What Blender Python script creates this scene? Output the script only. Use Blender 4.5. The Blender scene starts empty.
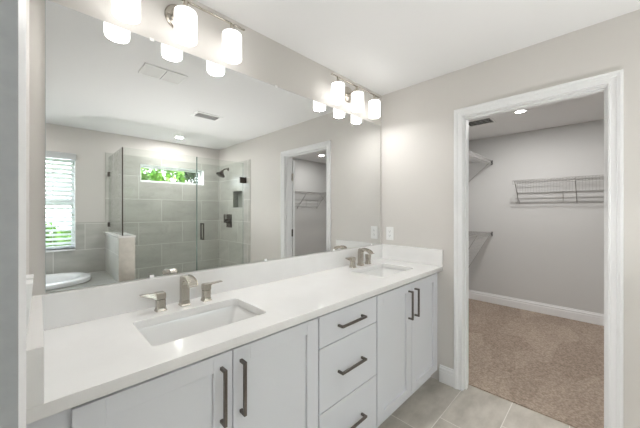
import bpy, bmesh, math, random
from mathutils import Vector, Matrix
random.seed(7)
S = bpy.context.scene
COL = S.collection
PI = math.pi

# ------------------------------------------------------------------ camera
FPX = 282.99
cam = bpy.data.cameras.new('camera'); camo = bpy.data.objects.new('camera', cam); COL.objects.link(camo)
cam.sensor_width = 36; cam.lens = FPX/640*36; cam.shift_y = -3.5/640
cam.clip_start = 0.02
camo.location = (0, -1.477, 1.364)
camo.rotation_euler = (PI/2, 0, -math.radians(44.798))
S.camera = camo

# ------------------------------------------------------------------ world, sun, exposure
EXPOSURE = 1.2
SKY = 3.8
W = bpy.data.worlds.new('world'); S.world = W; W.use_nodes = True
nt = W.node_tree; bg = nt.nodes['Background']
tc = nt.nodes.new('ShaderNodeTexCoord'); sx = nt.nodes.new('ShaderNodeSeparateXYZ'); rp = nt.nodes.new('ShaderNodeValToRGB')
nt.links.new(tc.outputs['Generated'], sx.inputs[0]); nt.links.new(sx.outputs['Z'], rp.inputs[0])
nt.links.new(rp.outputs[0], bg.inputs[0])
rp.color_ramp.elements[0].position = 0.0; rp.color_ramp.elements[0].color = (.90, .94, .97, 1)
rp.color_ramp.elements[1].position = 0.6; rp.color_ramp.elements[1].color = (.80, .89, 1, 1)
bg.inputs[1].default_value = SKY
sd = bpy.data.lights.new('sun', 'SUN'); sd.energy = 2.5; sd.angle = .02; sd.color = (1, .95, .86)
so = bpy.data.objects.new('sun', sd); COL.objects.link(so); so.rotation_euler = (math.radians(38), 0, math.radians(-160))
vs = S.view_settings
vs.view_transform = 'Standard'; vs.look = 'None'; vs.exposure = EXPOSURE; vs.gamma = 1; vs.use_curve_mapping = False

# lamp powers (the lamps themselves are built further down)
E_SHADE = 1.1
W_SHADE = 0.5
W_BATH = 5.6      # downlight over the shower side
W_ALCOVE_FILL = 3.6    # added fill lamp over the tub, out of the frame
W_CLOSET = 8
W_BED_FILL = 20
W_UP_FILL = 5.0

# ------------------------------------------------------------------ constants of the place
L = 2.279          # closet wall, bathroom face
LC = 2.394         # closet wall, closet face
YB = -3.37         # back wall
HC = 2.44
XL = -0.025        # stub wall on the left
CX = 4.72          # closet far wall
CY = -3.05         # closet near wall
OY0, OY1, OZ = -0.722, -1.484, 2.071   # clear opening of closet doorway

# ------------------------------------------------------------------ helpers
def mkmesh(name, bm, mat, parent=None, smooth=False, bevel=0, seg=2):
    bmesh.ops.recalc_face_normals(bm, faces=bm.faces)
    me = bpy.data.meshes.new(name); bm.to_mesh(me); bm.free()
    mats = mat if isinstance(mat, (list, tuple)) else [mat]
    for m in mats: me.materials.append(m)
    o = bpy.data.objects.new(name, me); COL.objects.link(o)
    if smooth:
        for p in me.polygons: p.use_smooth = True
        try: me.set_sharp_from_angle(angle=math.radians(35))
        except Exception: pass
    if bevel:
        b = o.modifiers.new('bevel', 'BEVEL'); b.width = bevel; b.segments = seg; b.limit_method = 'ANGLE'; b.angle_limit = math.radians(40)
    if parent is not None: o.parent = parent
    return o
def box(bm, x0, x1, y0, y1, z0, z1, mi=0):
    x0, x1 = sorted((x0, x1)); y0, y1 = sorted((y0, y1)); z0, z1 = sorted((z0, z1))
    v = [bm.verts.new(p) for p in ((x0,y0,z0),(x1,y0,z0),(x1,y1,z0),(x0,y1,z0),(x0,y0,z1),(x1,y0,z1),(x1,y1,z1),(x0,y1,z1))]
    for f in ((0,3,2,1),(4,5,6,7),(0,1,5,4),(1,2,6,5),(2,3,7,6),(3,0,4,7)):
        bm.faces.new([v[i] for i in f]).material_index = mi
def boxes(*bs):
    bm = bmesh.new()
    for b in bs: box(bm, *b)
    return bm
def tube(bm, a, b, r, n=8, caps=True):
    a = Vector(a); b = Vector(b); d = (b-a).normalized()
    u = d.orthogonal().normalized(); w = d.cross(u)
    r0, r1 = (r if isinstance(r, tuple) else (r, r))
    A = [bm.verts.new(a+(u*math.cos(2*PI*i/n)+w*math.sin(2*PI*i/n))*r0) for i in range(n)]
    B = [bm.verts.new(b+(u*math.cos(2*PI*i/n)+w*math.sin(2*PI*i/n))*r1) for i in range(n)]
    for i in range(n): bm.faces.new((A[i], A[(i+1)%n], B[(i+1)%n], B[i]))
    if caps: bm.faces.new(A[::-1]); bm.faces.new(B)
def path_tube(bm, pts, r, n=8):
    pts = [Vector(p) for p in pts]; rings = []
    u = None
    for i, p in enumerate(pts):
        d = (pts[min(i+1, len(pts)-1)]-pts[max(i-1, 0)]).normalized()
        if u is None: u = d.orthogonal().normalized()
        u = (u-d*u.dot(d)).normalized(); w = d.cross(u)
        rings.append([bm.verts.new(p+(u*math.cos(2*PI*k/n)+w*math.sin(2*PI*k/n))*r) for k in range(n)])
    for a, b in zip(rings, rings[1:]):
        for k in range(n): bm.faces.new((a[k], a[(k+1)%n], b[(k+1)%n], b[k]))
    bm.faces.new(rings[0][::-1]); bm.faces.new(rings[-1])
def lathe(bm, prof, c=(0,0,0), axis='z', n=32, closed=False):
    """prof: (radius, height) list"""
    rings = []
    for r, h in prof:
        ring = []
        for i in range(n):
            a = 2*PI*i/n; p = (r*math.cos(a), r*math.sin(a), h)
            if axis == 'y': p = (p[0], p[2], p[1])
            if axis == 'x': p = (p[2], p[0], p[1])
            ring.append(bm.verts.new((c[0]+p[0], c[1]+p[1], c[2]+p[2])))
        rings.append(ring)
    prs = list(zip(rings, rings[1:]))
    if closed: prs.append((rings[-1], rings[0]))
    for a, b in prs:
        for i in range(n): bm.faces.new((a[i], a[(i+1)%n], b[(i+1)%n], b[i]))
    if not closed:
        bm.faces.new(rings[0][::-1]); bm.faces.new(rings[-1])
def prism(bm, poly, a0, a1, axis='x'):
    """poly in the other two axes; extruded along axis"""
    def P(p, t):
        return {'x': (t, p[0], p[1]), 'y': (p[0], t, p[1]), 'z': (p[0], p[1], t)}[axis]
    A = [bm.verts.new(P(p, a0)) for p in poly]; B = [bm.verts.new(P(p, a1)) for p in poly]
    n = len(poly)
    for i in range(n): bm.faces.new((A[i], A[(i+1)%n], B[(i+1)%n], B[i]))
    bm.faces.new(A[::-1]); bm.faces.new(B)
def tag(o, label=None, cat=None, group=None, kind=None):
    if label: o['label'] = label
    if cat: o['category'] = cat
    if group: o['group'] = group
    if kind: o['kind'] = kind
    return o
def empty(name, loc, rz=0):
    o = bpy.data.objects.new(name, None); COL.objects.link(o); o.empty_display_size = .05
    o.location = loc; o.rotation_euler = (0, 0, rz); return o
def copy_tree(o, parent=None):
    c = o.copy(); COL.objects.link(c)
    if parent is not None: c.parent = parent
    for ch in list(o.children): copy_tree(ch, c)
    return c
def rrect(x0, x1, y0, y1, r, n=6):
    pts = []
    for cx, cy, a0 in ((x1-r, y1-r, 0), (x0+r, y1-r, PI/2), (x0+r, y0+r, PI), (x1-r, y0+r, 1.5*PI)):
        for i in range(n+1):
            a = a0+PI/2*i/n; pts.append((cx+r*math.cos(a), cy+r*math.sin(a)))
    return pts

# ------------------------------------------------------------------ materials
def mat(name, col, rough=.5, metal=0, spec=.5, bump=None, emis=None, noise=None, coat=0):
    m = bpy.data.materials.new(name); m.use_nodes = True; t = m.node_tree; b = t.nodes['Principled BSDF']
    b.inputs['Base Color'].default_value = (*col, 1); b.inputs['Roughness'].default_value = rough
    b.inputs['Metallic'].default_value = metal; b.inputs['Specular IOR Level'].default_value = spec
    b.inputs['Coat Weight'].default_value = coat
    co = t.nodes.new('ShaderNodeTexCoord')
    if noise:   # (scale, col2, amount)
        n = t.nodes.new('ShaderNodeTexNoise'); n.inputs['Scale'].default_value = noise[0]; n.inputs['Detail'].default_value = 6
        t.links.new(co.outputs['Object'], n.inputs['Vector'])
        mx = t.nodes.new('ShaderNodeMix'); mx.data_type = 'RGBA'
        mx.inputs['A'].default_value = (*col, 1); mx.inputs['B'].default_value = (*noise[1], 1)
        r = t.nodes.new('ShaderNodeMapRange'); r.inputs['From Min'].default_value = .35; r.inputs['From Max'].default_value = .65; r.inputs['To Max'].default_value = noise[2]
        t.links.new(n.outputs['Fac'], r.inputs['Value']); t.links.new(r.outputs[0], mx.inputs['Factor']); t.links.new(mx.outputs['Result'], b.inputs['Base Color'])
    if bump:    # (scale, strength, distance)
        n = t.nodes.new('ShaderNodeTexNoise'); n.inputs['Scale'].default_value = bump[0]; n.inputs['Detail'].default_value = 4
        t.links.new(co.outputs['Object'], n.inputs['Vector'])
        bp = t.nodes.new('ShaderNodeBump'); bp.inputs['Strength'].default_value = bump[1]; bp.inputs['Distance'].default_value = bump[2]
        t.links.new(n.outputs['Fac'], bp.inputs['Height']); t.links.new(bp.outputs[0], b.inputs['Normal'])
    if emis:
        b.inputs['Emission Color'].default_value = (*emis[0], 1); b.inputs['Emission Strength'].default_value = emis[1]
    return m

def tile_mat(name, ax, ay, sx_, sy_, ox, oy, shift, grout, col, col2, gcol, rough, streak=(3, 14)):
    """running-bond tile: ax, ay are the object axes used (0,1,2)"""
    m = bpy.data.materials.new(name); m.use_nodes = True; t = m.node_tree; b = t.nodes['Principled BSDF']; lk = t.links.new
    def N(k): return t.nodes.new(k)
    def M(op, a, b_=None, c=None):
        n = N('ShaderNodeMath'); n.operation = op
        for i, v in enumerate((a, b_, c)):
            if v is None: continue
            if isinstance(v, (int, float)): n.inputs[i].default_value = v
            else: lk(v, n.inputs[i])
        return n.outputs[0]
    co = N('ShaderNodeTexCoord'); s = N('ShaderNodeSeparateXYZ'); lk(co.outputs['Object'], s.inputs[0])
    A = s.outputs[ax]; B = s.outputs[ay]
    v = M('DIVIDE', M('SUBTRACT', B, oy), sy_); row = M('FLOOR', v)
    u = M('DIVIDE', M('ADD', M('SUBTRACT', A, ox), M('MULTIPLY', row, shift)), sx_); colm = M('FLOOR', u)
    fu = M('FRACT', u); fv = M('FRACT', v)
    du = M('MULTIPLY', M('MINIMUM', fu, M('SUBTRACT', 1.0, fu)), sx_); dv = M('MULTIPLY', M('MINIMUM', fv, M('SUBTRACT', 1.0, fv)), sy_)
    d = M('MINIMUM', du, dv); g = M('LESS_THAN', d, grout)
    cb = N('ShaderNodeCombineXYZ'); lk(row, cb.inputs[0]); lk(colm, cb.inputs[1])
    wn = N('ShaderNodeTexWhiteNoise'); lk(cb.outputs[0], wn.inputs['Vector'])
    # streaky clouding, moved per tile
    mp = N('ShaderNodeVectorMath'); mp.operation = 'MULTIPLY'; sc = [1, 1, 1]; sc[ax] = streak[0]; sc[ay] = streak[1]; mp.inputs[1].default_value = sc
    lk(co.outputs['Object'], mp.inputs[0])
    ad = N('ShaderNodeVectorMath'); ad.operation = 'MULTIPLY_ADD'; ad.inputs[1].default_value = (9, 9, 9); lk(wn.outputs['Color'], ad.inputs[0]); lk(mp.outputs[0], ad.inputs[2])
    no = N('ShaderNodeTexNoise'); no.inputs['Scale'].default_value = 1; no.inputs['Detail'].default_value = 7; no.inputs['Roughness'].default_value = .6; lk(ad.outputs[0], no.inputs['Vector'])
    r = N('ShaderNodeMapRange'); r.inputs['From Min'].default_value = .3; r.inputs['From Max'].default_value = .7; lk(no.outputs['Fac'], r.inputs['Value'])
    f = M('ADD', M('MULTIPLY', r.outputs[0], .75), M('MULTIPLY', wn.outputs['Value'], .25))
    m1 = N('ShaderNodeMix'); m1.data_type = 'RGBA'; lk(f, m1.inputs['Factor']); m1.inputs['A'].default_value = (*col, 1); m1.inputs['B'].default_value = (*col2, 1)
    m2 = N('ShaderNodeMix'); m2.data_type = 'RGBA'; lk(g, m2.inputs['Factor']); lk(m1.outputs['Result'], m2.inputs['A']); m2.inputs['B'].default_value = (*gcol, 1)
    lk(m2.outputs['Result'], b.inputs['Base Color'])
    lk(M('ADD', M('MULTIPLY', g, .4), rough), b.inputs['Roughness'])
    bp = N('ShaderNodeBump'); bp.inputs['Strength'].default_value = .4; bp.inputs['Distance'].default_value = .002
    lk(M('SUBTRACT', 1.0, g), bp.inputs['Height']); lk(bp.outputs[0], b.inputs['Normal'])
    return m

def glass_mat(name, tint, refl=1.0):
    m = bpy.data.materials.new(name); m.use_nodes = True; t = m.node_tree; t.nodes.clear()
    out = t.nodes.new('ShaderNodeOutputMaterial'); mx = t.nodes.new('ShaderNodeMixShader')
    tr = t.nodes.new('ShaderNodeBsdfTransparent'); tr.inputs[0].default_value = (*tint, 1)
    gl = t.nodes.new('ShaderNodeBsdfGlossy'); gl.inputs['Roughness'].default_value = 0.0; gl.inputs[0].default_value = (refl, refl, refl, 1)
    fr = t.nodes.new('ShaderNodeFresnel'); fr.inputs[0].default_value = 1.5
    ge = t.nodes.new('ShaderNodeNewGeometry'); io = t.nodes.new('ShaderNodeMapRange')
    io.inputs['To Min'].default_value = 1.5; io.inputs['To Max'].default_value = 1/1.5     # same reflectance from either face of the pane
    t.links.new(ge.outputs['Backfacing'], io.inputs['Value']); t.links.new(io.outputs[0], fr.inputs[0])
    t.links.new(fr.outputs[0], mx.inputs[0]); t.links.new(tr.outputs[0], mx.inputs[1]); t.links.new(gl.outputs[0], mx.inputs[2]); t.links.new(mx.outputs[0], out.inputs[0])
    return m

M = {}
M['wall'] = mat('wall_paint', (.69, .665, .635), .55, bump=(160, .06, .002), noise=(1.2, (.68, .655, .625), .5))
M['closet_wall_dim'] = mat('wall_paint_dimmed', (.64, .64, .63), .6, bump=(160, .06, .002), noise=(1.2, (.63, .63, .62), .5))  # bathroom wall paint made greyer and darker to stand for dimmer closet light
M['ceiling'] = mat('ceiling_paint', (.86, .86, .86), .7, bump=(90, .12, .003), noise=(2, (.87, .87, .865), .5))
M['trim'] = mat('trim_paint', (.87, .875, .88), .45, spec=.3, noise=(3, (.86, .865, .87), .5))
M['cabinet'] = mat('cabinet_paint', (.75, .765, .795), .38, noise=(4, (.74, .755, .785), .5))
M['quartz'] = mat('white_quartz', (.86, .855, .845), .13, bump=None, noise=(9, (.80, .79, .775), .35))
M['porcelain'] = mat('porcelain', (.85, .85, .84), .08, noise=(2, (.84, .84, .83), .4), coat=.3)
M['tub'] = mat('tub_acrylic', (.86, .87, .89), .15, noise=(2, (.85, .86, .88), .4))
M['nickel'] = mat('brushed_nickel', (.52, .485, .43), .23, 1, bump=(400, .05, .0005), noise=(60, (.46, .425, .37), .4))
M['pull'] = mat('dark_pewter', (.20, .18, .165), .38, 1, noise=(90, (.15, .135, .12), .5))
M['bronze'] = mat('dark_bronze', (.10, .085, .075), .35, 1, noise=(80, (.07, .06, .05), .5))
M['chrome'] = mat('chrome', (.7, .7, .7), .12, 1, noise=(40, (.65, .65, .65), .4))
M['dark'] = mat('black_gap', (.02, .02, .02), .8, noise=(20, (.03, .03, .03), .5))
M['plastic'] = mat('white_plastic', (.92, .92, .91), .35, noise=(12, (.91, .91, .90), .4))
M['wire'] = mat('coated_wire', (.40, .39, .38), .4, noise=(30, (.36, .35, .34), .5))
M['black_plastic'] = mat('black_plastic', (.03, .03, .03), .5, noise=(30, (.05, .05, .05), .5))
M['grey_tone'] = mat('grey_jamb_tone', (.30, .32, .33), .6, bump=(220, .08, .001), noise=(60, (.26, .28, .29), .6))  # one grey tone for the far left jamb and the fan slot
M['blind'] = mat('blind_slats', (.85, .86, .87), .45, noise=(8, (.83, .84, .86), .4))
bm_ = M['blind'].node_tree; bs_ = bm_.nodes['Principled BSDF']; tl_ = bm_.nodes.new('ShaderNodeBsdfTranslucent'); tl_.inputs[0].default_value = (.85, .87, .86, 1)
ms_ = bm_.nodes.new('ShaderNodeMixShader'); ms_.inputs[0].default_value = .42
bm_.links.new(bs_.outputs[0], ms_.inputs[1]); bm_.links.new(tl_.outputs[0], ms_.inputs[2]); bm_.links.new(ms_.outputs[0], bm_.nodes['Material Output'].inputs[0])
M['glass'] = glass_mat('shower_glass', (.965, .983, .970), .8)
M['pane'] = glass_mat('window_glass', (.95, .97, .97))
M['stone'] = mat('cap_stone', (.72, .71, .69), .25, noise=(7, (.62, .61, .59), .6))
M['leaf'] = mat('leaf_green', (.10, .26, .03), .5, noise=(5, (.24, .42, .06), .9))
M['leaf_dark'] = mat('leaf_dark_green', (.035, .06, .03), .55, noise=(5, (.07, .10, .05), .8))
M['bark'] = mat('bark', (.16, .13, .11), .9, bump=(20, .5, .02), noise=(9, (.08, .07, .06), .7))
M['grass'] = mat('lawn', (.12, .22, .05), .9, bump=(60, .5, .02), noise=(3, (.2, .3, .08), .8))
M['floor_tile'] = tile_mat('floor_tile', 0, 1, .61, .305, 1.67, -.71, .205, .0022, (.35, .32, .275), (.64, .60, .54), (.76, .73, .68), .33, (4, 8))
M['wall_tile_x'] = tile_mat('wall_tile_on_back_wall', 0, 2, .61, .34, .43, .85, .305, .003, (.43, .43, .395), (.62, .61, .575), (.80, .795, .765), .28, (2.5, 7))
M['wall_tile_y'] = tile_mat('wall_tile_on_side_wall', 1, 2, .61, .34, -2.70, .85, .305, .003, (.43, .43, .395), (.62, .61, .575), (.80, .795, .765), .28, (2.5, 7))
M['deck_tile'] = tile_mat('deck_tile', 0, 1, .61, .34, .05, -3.37, .0, .003, (.34, .34, .315), (.46, .455, .43), (.64, .63, .61), .3, (2.2, 9))
M['shade'] = mat('lit_opal_glass', (.9, .88, .84), .3, emis=((1, .99, .975), E_SHADE), noise=(3, (.89, .87, .83), .4))
M['downlight'] = mat('lit_lens', (.9, .9, .88), .3, emis=((1, .97, .92), 12), noise=(3, (.89, .89, .87), .4))

def carpet_mat():
    m = bpy.data.materials.new('carpet'); m.use_nodes = True; t = m.node_tree; b = t.nodes['Principled BSDF']; lk = t.links.new
    co = t.nodes.new('ShaderNodeTexCoord')
    n1 = t.nodes.new('ShaderNodeTexNoise'); n1.inputs['Scale'].default_value = 75; n1.inputs['Detail'].default_value = 3; lk(co.outputs['Object'], n1.inputs['Vector'])
    n3 = t.nodes.new('ShaderNodeTexNoise'); n3.inputs['Scale'].default_value = 30; n3.inputs['Detail'].default_value = 4; lk(co.outputs['Object'], n3.inputs['Vector'])
    mp = t.nodes.new('ShaderNodeMapping'); mp.inputs['Rotation'].default_value = (0, 0, .5); mp.inputs['Scale'].default_value = (1.4, 3.6, 1); lk(co.outputs['Object'], mp.inputs[0])
    # angular strokes left by the vacuum
    n2 = t.nodes.new('ShaderNodeTexVoronoi'); n2.inputs['Scale'].default_value = 1.25; n2.feature = 'F1'; lk(mp.outputs[0], n2.inputs['Vector'])
    sr = t.nodes.new('ShaderNodeSeparateColor'); lk(n2.outputs['Color'], sr.inputs[0])
    dm = t.nodes.new('ShaderNodeMath'); dm.operation = 'MULTIPLY_ADD'; dm.inputs[1].default_value = -.35; lk(n2.outputs['Distance'], dm.inputs[0]); lk(sr.outputs[0], dm.inputs[2])
    r2 = t.nodes.new('ShaderNodeMapRange'); r2.inputs['From Min'].default_value = .2; r2.inputs['From Max'].default_value = .62; lk(dm.outputs[0], r2.inputs['Value'])
    r1 = t.nodes.new('ShaderNodeMapRange'); r1.inputs['From Min'].default_value = .38; r1.inputs['From Max'].default_value = .62; lk(n1.outputs['Fac'], r1.inputs['Value'])
    r3 = t.nodes.new('ShaderNodeMapRange'); r3.inputs['From Min'].default_value = .38; r3.inputs['From Max'].default_value = .62; lk(n3.outputs['Fac'], r3.inputs['Value'])
    def mix(fac, a, b_):
        x = t.nodes.new('ShaderNodeMix'); x.data_type = 'RGBA'; lk(fac, x.inputs['Factor'])
        for i, c in (('A', a), ('B', b_)):
            if isinstance(c, tuple): x.inputs[i].default_value = (*c, 1)
            else: lk(c, x.inputs[i])
        return x.outputs['Result']
    base = mix(r2.outputs[0], (.28, .205, .155), (.46, .365, .29))
    dark = mix(r1.outputs[0], (.12, .085, .065), (.60, .48, .39))
    d2 = mix(r3.outputs[0], (.25, .195, .15), (.42, .345, .275))
    x = t.nodes.new('ShaderNodeMix'); x.data_type = 'RGBA'; x.inputs['Factor'].default_value = .48; lk(base, x.inputs['A']); lk(dark, x.inputs['B'])
    y = t.nodes.new('ShaderNodeMix'); y.data_type = 'RGBA'; y.inputs['Factor'].default_value = .3; lk(x.outputs['Result'], y.inputs['A']); lk(d2, y.inputs['B'])
    lk(y.outputs['Result'], b.inputs['Base Color']); b.inputs['Roughness'].default_value = 1; b.inputs['Specular IOR Level'].default_value = .1
    b.inputs['Sheen Weight'].default_value = .2
    bp = t.nodes.new('ShaderNodeBump'); bp.inputs['Strength'].default_value = .8; bp.inputs['Distance'].default_value = .008
    lk(n1.outputs['Fac'], bp.inputs['Height']); lk(bp.outputs[0], b.inputs['Normal'])
    return m
M['carpet'] = carpet_mat()

def struct(name, bm, m, label=None, cat=None, **k):
    o = mkmesh(name, bm, m, **k); o['kind'] = 'structure'
    if label: o['label'] = label
    if cat: o['category'] = cat
    return o

# ================================================================== ROOM SHELL
T = .115
AX = -1.15   # left end of the tub alcove
BX = -2.7    # bedroom far wall
struct('wall_front', boxes((BX-.1, LC, 0, .12, 0, HC)), M['wall'], 'pale greige wall carrying the long mirror and both vanity lights', 'wall')
# wall between bathroom and closet, bathroom side painted warm, closet side a skin greyed for dimmer light
struct('wall_right', boxes((L, L+.09, OY0+.02, 0, 0, HC), (L, L+.09, -2.56, OY1-.02, 0, HC), (L, L+.09, YB, -2.86, 0, HC), (L, L+.09, -2.86, -2.56, 0, 1.40), (L, L+.09, -2.86, -2.56, 1.68, HC), (L+.085, L+.09, -2.86, -2.56, 1.40, 1.68), (L, L+.09, OY1-.02, OY0+.02, OZ+.02, HC)),
       M['wall'], 'pale greige wall with the open closet doorway', 'wall')
struct('wall_closet_near', boxes((L+.09, LC, OY0+.02, .0, 0, HC), (L+.09, LC, YB, OY1-.02, 0, HC), (L+.09, LC, OY1-.02, OY0+.02, OZ+.02, HC)),
       M['closet_wall_dim'], 'closet side of the doorway wall', 'wall')
# back wall with two window openings
W1 = (-.93, .335, .87, 2.10)     # blind window
W2 = (1.06, 2.0, 1.79, 2.05)     # high transom window
bm = boxes((AX-.1, W1[0], YB-.16, YB, 0, HC), (W1[0], W1[1], YB-.16, YB, 0, W1[2]), (W1[0], W1[1], YB-.16, YB, W1[3], HC),
           (W1[1], W2[0], YB-.16, YB, 0, HC), (W2[0], W2[1], YB-.16, YB, 0, W2[2]), (W2[0], W2[1], YB-.16, YB, W2[3], HC),
           (W2[1], LC, YB-.16, YB, 0, HC))
struct('wall_back', bm, M['wall'], 'greige back wall with tub window and shower window', 'wall')
struct('wall_left', boxes((XL-T, XL, -1.02, 0, 0, HC), (XL-T, XL, -2.3, -1.88, 0, HC), (XL-T, XL, -1.88, -1.02, 2.07, HC)), M['wall'],
       'narrow strip of greige wall at the left end of the vanity', 'wall')
struct('wall_alcove', boxes((AX-.1, AX, YB, -2.3, 0, HC), (AX, XL-T, -2.3, -2.2, 0, HC)), M['wall'], 'walls of the tub alcove', 'wall')
struct('wall_bedroom', boxes((BX-.1, BX, -2.2, 0, 0, HC), (BX, AX-.0, -2.3, -2.2, 0, HC)), M['wall'], 'walls of the room outside the bathroom', 'wall')
struct('ceiling', boxes((BX-.1, LC, YB-.16, .12, HC, HC+.1)), M['ceiling'], 'white bathroom ceiling', 'ceiling')
struct('ceiling_closet', boxes((LC, CX+.1, CY-.1, .12, HC, HC+.1)), M['ceiling'], 'white closet ceiling', 'ceiling')
struct('floor', boxes((BX-.1, LC-.005, YB-.16, .12, -.1, 0)), M['floor_tile'], 'beige stone-look floor tile', 'floor')
struct('floor_closet', boxes((LC-.005, CX+.1, CY-.1, .12, -.1, .008)), M['carpet'], 'tan closet carpet with vacuum marks', 'floor')
struct('wall_closet_far', boxes((CX, CX+.1, CY-.1, .12, .008, HC)), M['closet_wall_dim'], 'far wall of the closet, toned grey for dimmer light', 'wall')
struct('wall_closet_left', boxes((LC, CX, .02, .12, .008, HC)), M['closet_wall_dim'], 'closet wall carrying two wire shelves, toned grey for dimmer light', 'wall')
struct('wall_closet_right', boxes((LC, CX, CY-.1, CY, .008, HC)), M['closet_wall_dim'], 'closet wall seen in the mirror, toned grey for dimmer light', 'wall')

# wall tile: tub splash, shower back and side (8 mm proud of the paint)
TT = .010
bm = boxes((AX, W1[0]-.0, YB, YB+TT, .54, 1.21), (W1[0], W1[1], YB, YB+TT, .54, W1[2]-.02), (W1[1], .645, YB, YB+TT, .54, 1.21))
struct('trim_1', bm, M['wall_tile_x'], 'grey stone-look tile behind the tub', 'tile')
bm = boxes((.645, W2[0], YB, YB+TT, 0, 2.16), (W2[0], W2[1], YB, YB+TT, 0, W2[2]), (W2[0], W2[1], YB, YB+TT, W2[3], 2.16), (W2[1], L, YB, YB+TT, 0, 2.16))
struct('trim_2', bm, M['wall_tile_x'], 'grey stone-look tile on the shower back wall', 'tile')
NY0, NY1, NZ0, NZ1 = -2.86, -2.56, 1.40, 1.68    # niche
bm = boxes((L-TT, L, YB+TT, NY0, 0, 2.14), (L-TT, L, NY1, -2.33, 0, 2.14), (L-TT, L, NY0, NY1, 0, NZ0), (L-TT, L, NY0, NY1, NZ1, 2.14))
struct('trim_3', bm, M['wall_tile_y'], 'grey stone-look tile on the shower side wall', 'tile')

# half wall between tub deck and shower
struct('wall_half', boxes((.645, .797, YB+TT, -2.44, 0, 1.05)), [M['wall_tile_y']], 'tiled half wall between tub and shower', 'wall')
hw = bpy.data.objects['wall_half']
bm = boxes((.6445, .7975, -2.44, -2.432, 0, 1.05))
M['end_tile'] = mat('beige_end_tile', (.56, .53, .475), .3, noise=(14, (.46, .435, .39), .7))
mkmesh('end_tile', bm, M['end_tile'], hw)
mkmesh('stone_cap', boxes((.632, .810, YB+TT, -2.42, 1.05, 1.072)), M['stone'], hw, bevel=.003)

# closet doorway: jambs, stop, casings
def casing(name, xf, sgn, y0, y1, zt, prof, m, zb=0, axis='x'):
    """profile (offset from opening, protrusion) swept round the opening with mitres"""
    bm = bmesh.new(); rings = []
    for k in range(4):
        ring = []
        for o, p in prof:
            if k == 0: q = (y0+o, zb)
            elif k == 1: q = (y0+o, zt+o)
            elif k == 2: q = (y1-o, zt+o)
            else: q = (y1-o, zb)
            ring.append(bm.verts.new((xf+sgn*p, q[0], q[1])))
        rings.append(ring)
    n = len(prof)
    for a, b in zip(rings, rings[1:]):
        for i in range(n): bm.faces.new((a[i], a[(i+1)%n], b[(i+1)%n], b[i]))
    bm.faces.new(rings[0]); bm.faces.new(rings[-1][::-1])
    return mkmesh(name, bm, m)
PROF = [(.005, 0), (.005, .012), (.008, .014), (.013, .014), (.0145, .009), (.0175, .0085), (.034, .0115), (.0365, .0115), (.038, .0165), (.043, .0185), (.0445, .016), (.047, .016), (.0485, .020), (.060, .0205), (.064, .018), (.064, 0)]
o = casing('trim_4', L, -1, OY0, OY1, OZ, PROF, M['trim']); tag(o, 'white moulded casing round the closet doorway', 'door casing', kind='structure')
o = casing('trim_5', LC, 1, OY0, OY1, OZ, PROF, M['trim'], .008); tag(o, 'white casing on the closet side of the doorway', 'door casing', kind='structure')
bm = boxes((L, LC, OY0, OY0+.02, 0, OZ), (L, LC, OY1-.02, OY1, 0, OZ), (L, LC, OY1-.02, OY0+.02, OZ, OZ+.02),
           (L+.03, L+.065, OY0-.011, OY0, 0, OZ-.011), (L+.03, L+.065, OY1, OY1+.011, 0, OZ-.011), (L+.03, L+.065, OY1, OY0, OZ-.011, OZ))
struct('trim_6', bm, M['trim'], 'white door jamb lining the closet doorway', 'door jamb')
# strike plate on the near jamb, closet door swung right back behind the wall
d = empty('door_1', (LC+.024, OY1-.004, .02)); tag(d, 'white closet door swung fully open, only its hinged edge showing', 'door', kind='structure')
bm = bmesh.new(); dw, dh, th = .725, 2.02, .035
box(bm, 0, th, -dw, 0, 0, dh)
for z0, z1 in ((.12, .95), (1.08, 1.90)):
    for s in (-.001, th-.0):
        box(bm, s, s+.001, -dw+.11, -.11, z0, z1)
mkmesh('door_leaf', bm, M['trim'], d, bevel=.002)
for z in (.18, 1.00, 1.745):
    bm = boxes((-.024, -.002, .001, .006, z, z+.09)); tube(bm, (-.012, .008, z-.004), (-.012, .008, z+.094), .0065)
    for q in (.015, .045, .075): tube(bm, (-.018, .006, z+q), (-.018, .0075, z+q), .003)
    h = mkmesh('hinge', bm, M['nickel'] if z > 1.7 else M['bronze'], d)
bm = bmesh.new(); lathe(bm, [(.03, 0), (.03, .006), (.012, .012), (.012, .035), (.027, .045), (.027, .065), (.015, .072)], (th, -dw+.07, .93), 'x', 20)
mkmesh('door_knob', bm, M['bronze'], d, smooth=True)

# bathroom entry opening at far left: casing, grey jamb
ECP = [(.0, 0), (.0, .0092), (.012, .0105), (.03, .0112), (.05, .0118), (.058, .0132), (.075, .0134), (.08, .012), (.08, 0)]
o = casing('trim_7', XL, 1, -1.03, -1.87, 2.06, ECP, M['trim']); tag(o, 'thin white casing at the left edge of the picture', 'door casing', kind='structure')
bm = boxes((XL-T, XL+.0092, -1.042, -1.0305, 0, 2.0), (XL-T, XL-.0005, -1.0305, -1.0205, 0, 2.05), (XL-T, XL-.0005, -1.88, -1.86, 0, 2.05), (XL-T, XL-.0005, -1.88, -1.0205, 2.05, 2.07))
struct('trim_8', bm, M['grey_tone'], 'grey door jamb at the far left edge', 'door jamb')

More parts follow.
